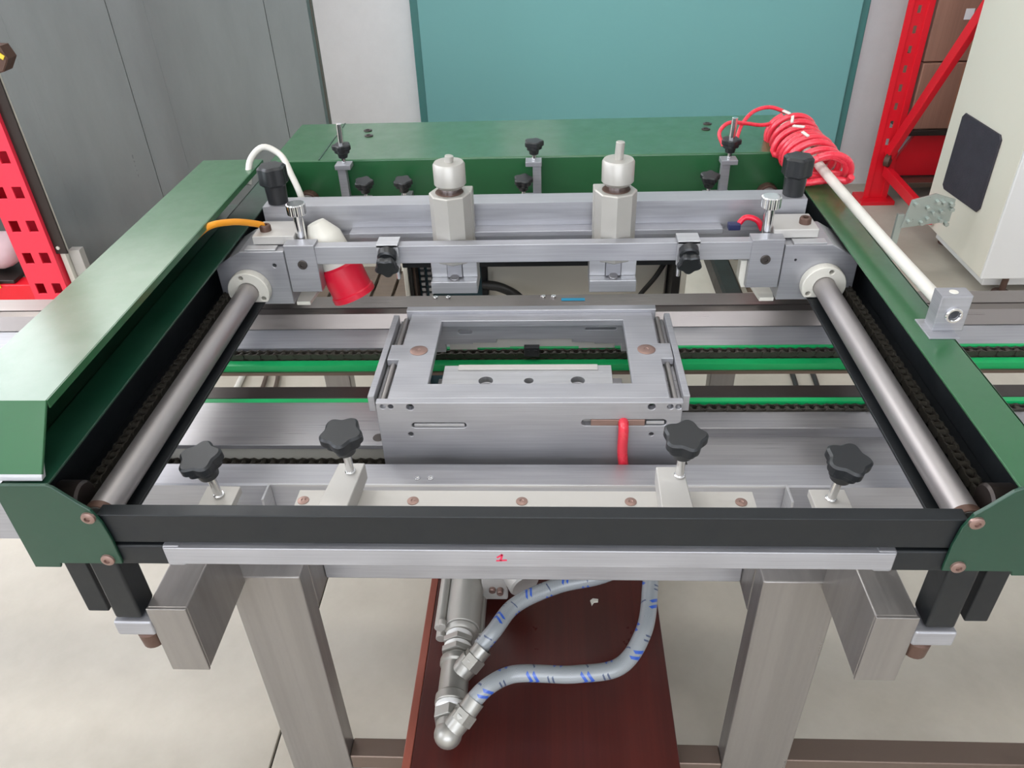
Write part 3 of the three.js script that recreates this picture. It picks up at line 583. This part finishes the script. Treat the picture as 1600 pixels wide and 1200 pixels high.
{
  const t = thing('pivot_block', 'small grey metal block with a bored bolt standing on the right green rail', 'block', [.58, .98, -.32]);
  part('block', prismZ(rect(.561, .602, .982, 1.036), -.345, -.318, .0012, [{ x: .583, y: 1.008, r: .0075 }]), M.alu, t);
  part('base_plate', [box(.551, .592, .98, .9825, -.352, -.300, .0006)], M.alu, t);
  part('ring', lathe([.583, 1.008, -.3182], [.583, 1.008, 1], [[.0075, 0], [.0118, 0], [.0118, .003], [.0105, .0045], [.0085, .0045], [.0075, .003]], 24), M.chrome, t);
  part('set_screw', cyl([.581, 1.036, -.331], [.581, 1.0368, -.331], .006, .006, 16, .0003), M.nylon, t);
}
single('white_conduit', tube([[.578, 1.010, -.342], [.571, 1.010, -.55], [.566, 1.011, -.80], [.562, 1.014, -1.02], [.558, 1.016, -1.16]], .0092, 40, 14), M.cableWhite, 'straight white conduit lying along the right green rail', 'conduit');
{
  const t = thing('coiled_red_hose', 'coil of red plastic hose wound round the white conduit at the rear right corner', 'hose', [.57, 1.0, -1.08]);
  for (let k = 0; k < 2; k++) {
    const pts = [], turns = k ? 3 : 9;
    for (let i = 0; i <= turns * 14; i++) {
      const u = i / (turns * 14), a = u * turns * Math.PI * 2 + k * 2;
      const r = (k ? .043 : .042) + .005 * Math.sin(i * .37 + k);
      pts.push([.556 + Math.cos(a) * r * 1.12 + .006 * Math.sin(u * 9), 1.010 + Math.max(Math.sin(a) * r, -.014 - .004 * Math.sin(i)), -1.10 + u * (k ? .25 : .26) + .012 * Math.sin(a + k)]);
    }
    part('winding', tube(pts, .0068, turns * 32, 9), M.redHose, t);
  }
  for (const [z, a] of [[-1.09, .2], [-1.04, -.3], [-.99, .5], [-.94, .1]]) part('cable_tie', [box(-.0025, .0035, -.001, .002, -.016, .016, .0008).rotateY(a).rotateZ(.4).translate(.538, 1.0615, z)], M.cableWhite, t);
}
single('red_wire', tube([[.40, 1.012, -1.03], [.392, 1.035, -1.045], [.41, 1.05, -1.06], [.455, 1.043, -1.08], [.49, 1.036, -1.09], [.53, 1.04, -1.10], [.56, 1.048, -1.105]], .0042, 50, 9), M.redHose, 'thin red wire loop running from the right rear clamp to the coil, lower one', 'wire');
single('red_wire', tube([[.43, 1.012, -1.05], [.445, 1.04, -1.08], [.475, 1.06, -1.11], [.51, 1.065, -1.12], [.55, 1.052, -1.12]], .0042, 50, 9), M.redHose, 'thin red wire arching highest between the right rear clamp and the coil', 'wire');
single('red_hose_end', tube([[.53, 1.02, -.93], [.515, .985, -.87], [.50, .965, -.82], [.48, .95, -.79]], .0068, 40, 10), M.redHose, 'end of the red hose dropping behind the right black knob', 'hose');
{
  const t = thing('wire_connector', 'red and blue wire connector behind the carriage front bar near the right thumb screw', 'connector', [.375, .97, -.68]);
  part('red_wire', tube([[.36, .988, -.665], [.375, 1.004, -.668], [.395, 1.0, -.664], [.405, .985, -.66]], .005, 24, 10), M.redPlastic, t);
  part('connector_body', box(.345, .366, .985, .997, -.67, -.655, .002), S({ color: 0x1a2148, roughness: .5 }), t);
}

// ---------------------------------------------------------------- electrical enclosure under the rear beam
{
  const t = thing('electrical_enclosure', 'open cream electrical enclosure with terminal rows, behind the conveyor under the green beam', 'enclosure', [.015, 0, -1.2]);
  part('shell', [box(-.331, -.320, 0, .70, -1.20, -1.1, .002), box(.352, .366, 0, .70, -1.20, -1.1, .002), box(-.320, .352, .2, .213, -1.20, -1.1, .002), box(-.320, .352, .2, .70, -1.215, -1.2, .002)], M.cream, t);
  part('shell_top', box(-.331, .366, .70, .716, -1.215, -1.1, .002), M.black, t);
  part('gasket', box(-.320, -.311, .213, .70, -1.195, -1.105, .001), M.rubber, t); part('gasket', box(.332, .352, .213, .70, -1.195, -1.105, .001), M.rubber, t);
  part('mounting_plate', box(-.311, -.132, .213, .70, -1.195, -1.165, .002), M.tealDark, t);
  part('cover_panel', box(-.128, .325, .213, .69, -1.195, -1.168, .002), M.cream, t);
  part('wire_duct', box(-.311, -.305, .213, .69, -1.165, -1.12, .001), M.steelBrown, t);
  for (const x of [-.293, -.275]) for (let i = 0; i < 12; i++) part('terminal', box(x - .005, x + .005, .50 + i * .0155, .509 + i * .0155, -1.165, -1.15, .001), M.aluBright, t);
  part('black_frame', box(-.143, -.128, .213, .70, -1.1675, -1.155, .001), M.black, t);
}
single('black_cable', tube([[-.135, .625, -1.15], [-.10, .63, -1.13], [-.06, .615, -1.12], [-.02, .575, -1.115], [.02, .52, -1.115], [.04, .42, -1.13]], .012, 40, 14), M.rubber, 'thick black cable curving down before the cream enclosure panel', 'cable');
single('thin_black_cable', tube([[.318, .69, -1.14], [.295, .65, -1.135], [.255, .59, -1.135], [.238, .52, -1.14]], .006, 30, 10), M.rubber, 'thin slanting black cable at the right side of the cream enclosure', 'cable');

// clutter on the floor behind the stand
[[-1.06, 'pale'], [-.97, 'grey'], [-.925, 'grey']].forEach(([x], i) => single('floor_cable', tube([[x, .012, -1.3], [x - .01, .012, -1.6], [x - .03 * (i + 1), .012, -1.9], [x - .03, .012, -2.2]], i ? .008 : .011, 20, 8), i ? M.steelBrown : M.cableWhite, ['wide pale cable on the floor behind the conveyor, leftmost of three', 'thin grey cable on the floor behind the conveyor, middle of three', 'thin grey cable on the floor behind the conveyor, nearest the black block'][i], 'cable'));
{
  const pal = (x0, x1, z0, z1, lab) => { const t = thing('added_pallet', lab, 'pallet', [(x0 + x1) / 2, 0, (z0 + z1) / 2]);  // pallets added to darken the floor behind the stand
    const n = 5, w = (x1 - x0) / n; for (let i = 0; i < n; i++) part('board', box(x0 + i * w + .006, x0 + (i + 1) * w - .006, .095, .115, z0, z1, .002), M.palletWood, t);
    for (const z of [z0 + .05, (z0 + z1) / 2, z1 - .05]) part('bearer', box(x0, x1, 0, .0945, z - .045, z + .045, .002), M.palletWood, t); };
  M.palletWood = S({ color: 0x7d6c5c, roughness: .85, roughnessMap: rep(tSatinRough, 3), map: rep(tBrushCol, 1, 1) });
  pal(.84, 1.28, -2.95, -2.25, 'wooden pallet added to darken the floor behind the right bearing block');
  pal(-.92, -.5, -2.3, -1.86, 'wooden pallet added to darken the floor behind the red and white plug');
  single('floor_band', prismZ([[.71, 0], [.81, 0], [.80, .04], [.79, .05], [.73, .05], [.72, .04]], -2.7, -1.9, .002), M.steelDark, 'low dark duct lying on the floor right of the cream enclosure', 'band');  // low dark band laid along the floor
}
single('floor_wire', tube([[.55, .2, -1.45], [.66, .15, -1.5], [.78, .1, -1.55], [.86, .09, -1.6]], .007, 24, 8), M.rubber, 'black wire hanging in a slant right of the fixture, above the floor', 'wire');
[[.86], [.93]].forEach(([x], i) => single('floor_cable', tube([[x, .009, -1.95], [x + .01, .009, -1.75], [x, .009, -1.55], [x - .04, .009, -1.35]], .009, 20, 8), M.rubber, ['curved black cable on the floor right of the fixture, inner one', 'curved black cable on the floor right of the fixture, outer one'][i], 'cable'));

// ---------------------------------------------------------------- background left
{
  const t = thing('grey_sheet_partition', 'tall grey sheet metal partition with vertical seams behind the left rail', 'partition', [-1.47, 0, -2.42]);
  const xs = [-2.4, -1.968, -1.567, -1.427, -.989, -.834];
  for (let i = 0; i < 5; i++) part('panel', box(xs[i] + .0004, xs[i + 1] - .0004, 0, 1.99, -2.44 + (i % 2) * .002, -2.4 + (i % 2) * .002, .001), M.sheet, t);
  part('frame', box(-2.42, -.832, 0, 1.99, -2.47, -2.441, .002), M.steelBrown, t);
}
{
  const t = thing('red_rack_upright', 'bright red perforated rack upright with square holes at the left edge', 'rack upright', [-1.735, 0, -1.75]);
  const holes = []; for (let i = -2; i < 16; i++) { const y = .313 + i * .117; if (y > .05 && y < 2.1) for (const x of [-1.703, -1.763]) holes.push(rect(x - .0155, x + .0155, y - .02, y + .02)); }
  part('front_face', prismZ(rect(-1.80, -1.668, 0, 2.2), -1.757, -1.75, .0008, holes), M.redRackLeft, t);
  part('side_flange', [box(-1.80, -1.796, 0, 2.2, -1.83, -1.757), box(-1.672, -1.668, 0, 2.2, -1.83, -1.757), box(-1.80, -1.668, 0, 2.2, -1.835, -1.83)], M.redRackLeft, t);
}
{
  const t = thing('black_angle_strip', 'black steel strip with one bright hole, fixed beside the red perforated upright', 'strip', [-1.652, .438, -1.76]);
  part('strip', prismZ(rect(-1.676, -1.628, .438, 1.25), -1.772, -1.766, .001, [{ x: -1.655, y: .46, r: .007 }]), M.steelDark, t);
  part('hole_rivet', cyl([-1.655, .46, -1.77], [-1.655, .46, -1.764], .0065, .0065, 14), M.nylon, t);
  part('back_post', box(-1.66, -1.642, 0, 1.25, -1.80, -1.7725, .001), M.nylon, t);
  part('back_post', box(-1.64, -1.60, 0, .44, -1.82, -1.79, .001), M.aluWhite, t);
}
single('brown_bracket', [prismZ([[-1.64, 1.03], [-1.575, 1.045], [-1.548, 1.08], [-1.56, 1.115], [-1.64, 1.12]], -1.77, -1.72, .003)], M.rust, 'brown rusty bracket at the upper left edge before the grey partition', 'bracket');
single('yellow_tag', [box(-.022, .022, -.007, .007, -.002, .002, .001).rotateZ(-.7).translate(-1.572, 1.098, -1.716)], M.yellow, 'small yellow tag on the brown bracket at the upper left edge', 'tag');
single('rack_beam', box(-2.7, -1.81, .12, .235, -2.0, -1.93, .004), M.redRack, 'dark red rack beam at the left edge behind the perforated upright', 'rack beam');
single('rack_label', box(-2.14, -2.05, .225, .25, -1.929, -1.925, .001), M.yellow, 'yellow label on the dark red rack beam', 'label');
{
  const bag = (x, y, z, r, m, lab) => { const g = new THREE.IcosahedronGeometry(r, 3); const p = g.attributes.position; for (let i = 0; i < p.count; i++) { const v = new THREE.Vector3().fromBufferAttribute(p, i); const k = 1 + .12 * Math.sin(v.x * 40 + x * 9) * Math.cos(v.y * 33 + v.z * 27); p.setXYZ(i, v.x * k * 1.2, v.y * k * .8, v.z * k); } g.computeVertexNormals(); g.translate(x, y, z); return single('plastic_bag', creased(g, 1), m, lab, 'bag', 'bags on the rack'); };
  single('rack_shelf', box(-2.7, -2.0, .235, .25, -2.3, -1.94, .003), M.steelDark, 'dark shelf board on the red rack beam at the left edge', 'shelf');
  bag(-2.09, .33, -2.04, .085, M.pinkBag, 'pale pink wrapped parcel on the left rack shelf, lower one');
  bag(-2.28, .325, -2.18, .08, M.oliveBag, 'olive wrapped parcel on the left rack shelf, behind the pink one');
}

// ---------------------------------------------------------------- background centre and right
{
  const t = thing('teal_cabinet', 'large teal metal cabinet against the white back wall, behind the printer', 'cabinet', [.43, 0, -3.37]);
  part('body', box(-.618, 1.484, 0, 2.05, -3.44, -3.315, .006), M.tealEdge, t);
  part('door', box(-.579, 1.444, .05, 2.02, -3.315, -3.3, .003), M.teal, t);
}
single('added_paper_reflector', box(-.21, .09, 1.62, 1.9, -3.2995, -3.298, .0004), M.paper, 'unseen white sheet added as a reflector, high on the teal cabinet door', 'paper');  // out-of-view sheet added for the bright streak on the rear beam
{
  const t = thing('red_pallet_rack', 'red pallet rack frame with slotted upright and diagonal brace at the right back', 'rack', [1.66, 0, -3.0]);
  const holes = []; for (let i = 0; i < 24; i++) { const y = .30 + i * .084; holes.push(rect(1.653, 1.668, y - .016, y + .016)); }
  part('upright', [prismZ(rect(1.628, 1.695, .02, 2.3), -3.213, -3.208, .0006, holes)], M.redRack, t);
  part('upright_flange', [box(1.603, 1.63, .02, 2.3, -3.206, -3.2, .001), box(1.693, 1.72, .02, 2.3, -3.206, -3.2, .001), box(1.625, 1.630, .02, 2.3, -3.26, -3.206, .001), box(1.693, 1.698, .02, 2.3, -3.26, -3.206, .001)], M.redRack, t);
  part('foot_plate', box(1.58, 1.745, 0, .02, -3.29, -3.15, .002), M.redRack, t);
  part('brace', tubeBar([1.672, .24, -3.19], [1.738, .99, -2.768], .055, .03), M.redRack, t);
  part('brace', tubeBar([1.675, .17, -3.18], [1.675, .15, -2.62], .05, .03), M.redRack, t);
  part('brace_bolt', [cyl([1.655, .225, -3.17], [1.675, .225, -3.155], .03, .03, 16), cyl([1.70, .29, -3.195], [1.70, .29, -3.18], .008, .008, 10)], M.rust, t);
  part('gusset', prismZ([[1.72, .12], [2.0, .12], [2.0, .30], [1.9, .33], [1.80, .33], [1.74, .22]], -3.26, -3.235, .003), M.redRack, t);
}
function tubeBar(p, q, w, h) { const d = V(q).sub(V(p)), L = d.length(); const g = box(-h / 2, h / 2, 0, L, -w / 2, w / 2, .003); const y = d.clone().normalize(), X = new THREE.Vector3(1, 0, 0); const z = X.clone().cross(y).normalize(), x = y.clone().cross(z).normalize(); const m = new THREE.Matrix4().makeBasis(x, y, z); m.setPosition(...p); g.applyMatrix4(m); return g; }
{
  const bx = (x0, x1, y0, y1, z0, z1, lab) => { const t = thing('cardboard_box', lab, 'box', [(x0 + x1) / 2, y0, (z0 + z1) / 2], 'cardboard boxes on the rack'); part('carton', box(x0, x1, y0, y1, z0, z1, .006), M.card, t); part('tape', box((x0 + x1) / 2 - .025, (x0 + x1) / 2 + .025, y0 + .02, y1 - .004, z1 - .001, z1 + .0008, .0004), M.cardTape, t); return t; };
  M.cardTape = S({ color: 0xa4745c, roughness: .5, roughnessMap: rep(tSatinRough, 4) });
  bx(1.735, 2.15, .36, .66, -3.44, -3.20, 'brown cardboard box on the rack, lower one behind the red brace');
  bx(1.735, 2.16, .664, 1.02, -3.44, -3.21, 'brown cardboard box on the rack, upper one with white label');
  single('paper_label', box(1.862, 1.90, .84, .885, -3.2085, -3.207, .0004), M.paper, 'small white paper label on the upper cardboard box', 'label');
  single('rack_shelf', box(1.73, 2.4, .335, .36, -3.44, -3.18, .003), M.steelDark, 'dark shelf under the cardboard boxes at the right back', 'shelf');
  single('rack_shelf', box(1.75, 2.4, .09, .115, -3.44, -3.15, .003), M.steelBrown, 'low grey brown shelf below the cardboard boxes near the floor', 'shelf');
}
{
  const t = thing('machine_cabinet', 'off-white machine cabinet with a black vent on its side, at the right edge', 'cabinet', [2.1, 0, -2.45]);
  part('side_panel', box(1.70, 1.715, .10, 1.75, -2.745, -2.172, .003), M.cream, t);
  part('front_panel', box(1.70, 2.75, .10, 1.75, -2.172, -2.158, .004), M.creamLight, t);
  part('body', box(1.715, 2.74, .10, 1.75, -2.74, -2.173, .003), M.creamLight, t);
  part('vent', prismX([[-2.64, .30], [-2.62, .287], [-2.33, .305], [-2.312, .325], [-2.318, .59], [-2.335, .605], [-2.625, .602], [-2.642, .585]], 1.692, 1.70, .002), M.filter, t);
  part('base', box(1.76, 2.7, .03, .10, -2.70, -2.24, .003), M.creamLight, t);
  for (const [x, z] of [[1.82, -2.2], [2.6, -2.2], [1.82, -2.7], [2.6, -2.7]]) part('foot', [cyl([x, 0, z], [x, .025, z], .04, .035, 20, .003), cyl([x, .02, z], [x, .102, z], .012, .012, 12)], M.rust, t);
}
{
  const t = thing('galvanised_bracket', 'galvanised steel bracket with bolts on a thin post, before the off-white cabinet', 'bracket', [1.45, 0, -2.3]);
  part('plate', prismZ([[1.42, .245], [1.60, .27], [1.60, .36], [1.52, .385], [1.435, .36]], -2.33, -2.322, .001), M.galv, t);
  part('post', box(1.40, 1.425, 0, .30, -2.345, -2.33, .001), M.galv, t);
  for (const [x, y] of [[1.53, .355], [1.555, .35], [1.585, .345], [1.50, .33], [1.525, .31], [1.555, .315], [1.59, .325], [1.51, .285], [1.56, .28], [1.585, .265], [1.44, .275], [1.49, .27], [1.452, .345]]) part('bolt', hex([x, y, -2.323], [x, y, -2.302], .009), M.galv, t);
}
single('red_block', box(1.16, 1.235, 0, .06, -1.82, -1.74, .004), M.redPlastic, 'small red block behind the pivot block at the right', 'block');

scene.traverse(o => { if (o.isMesh) { o.castShadow = true; o.receiveShadow = true; } });
renderer.render(scene, camera);
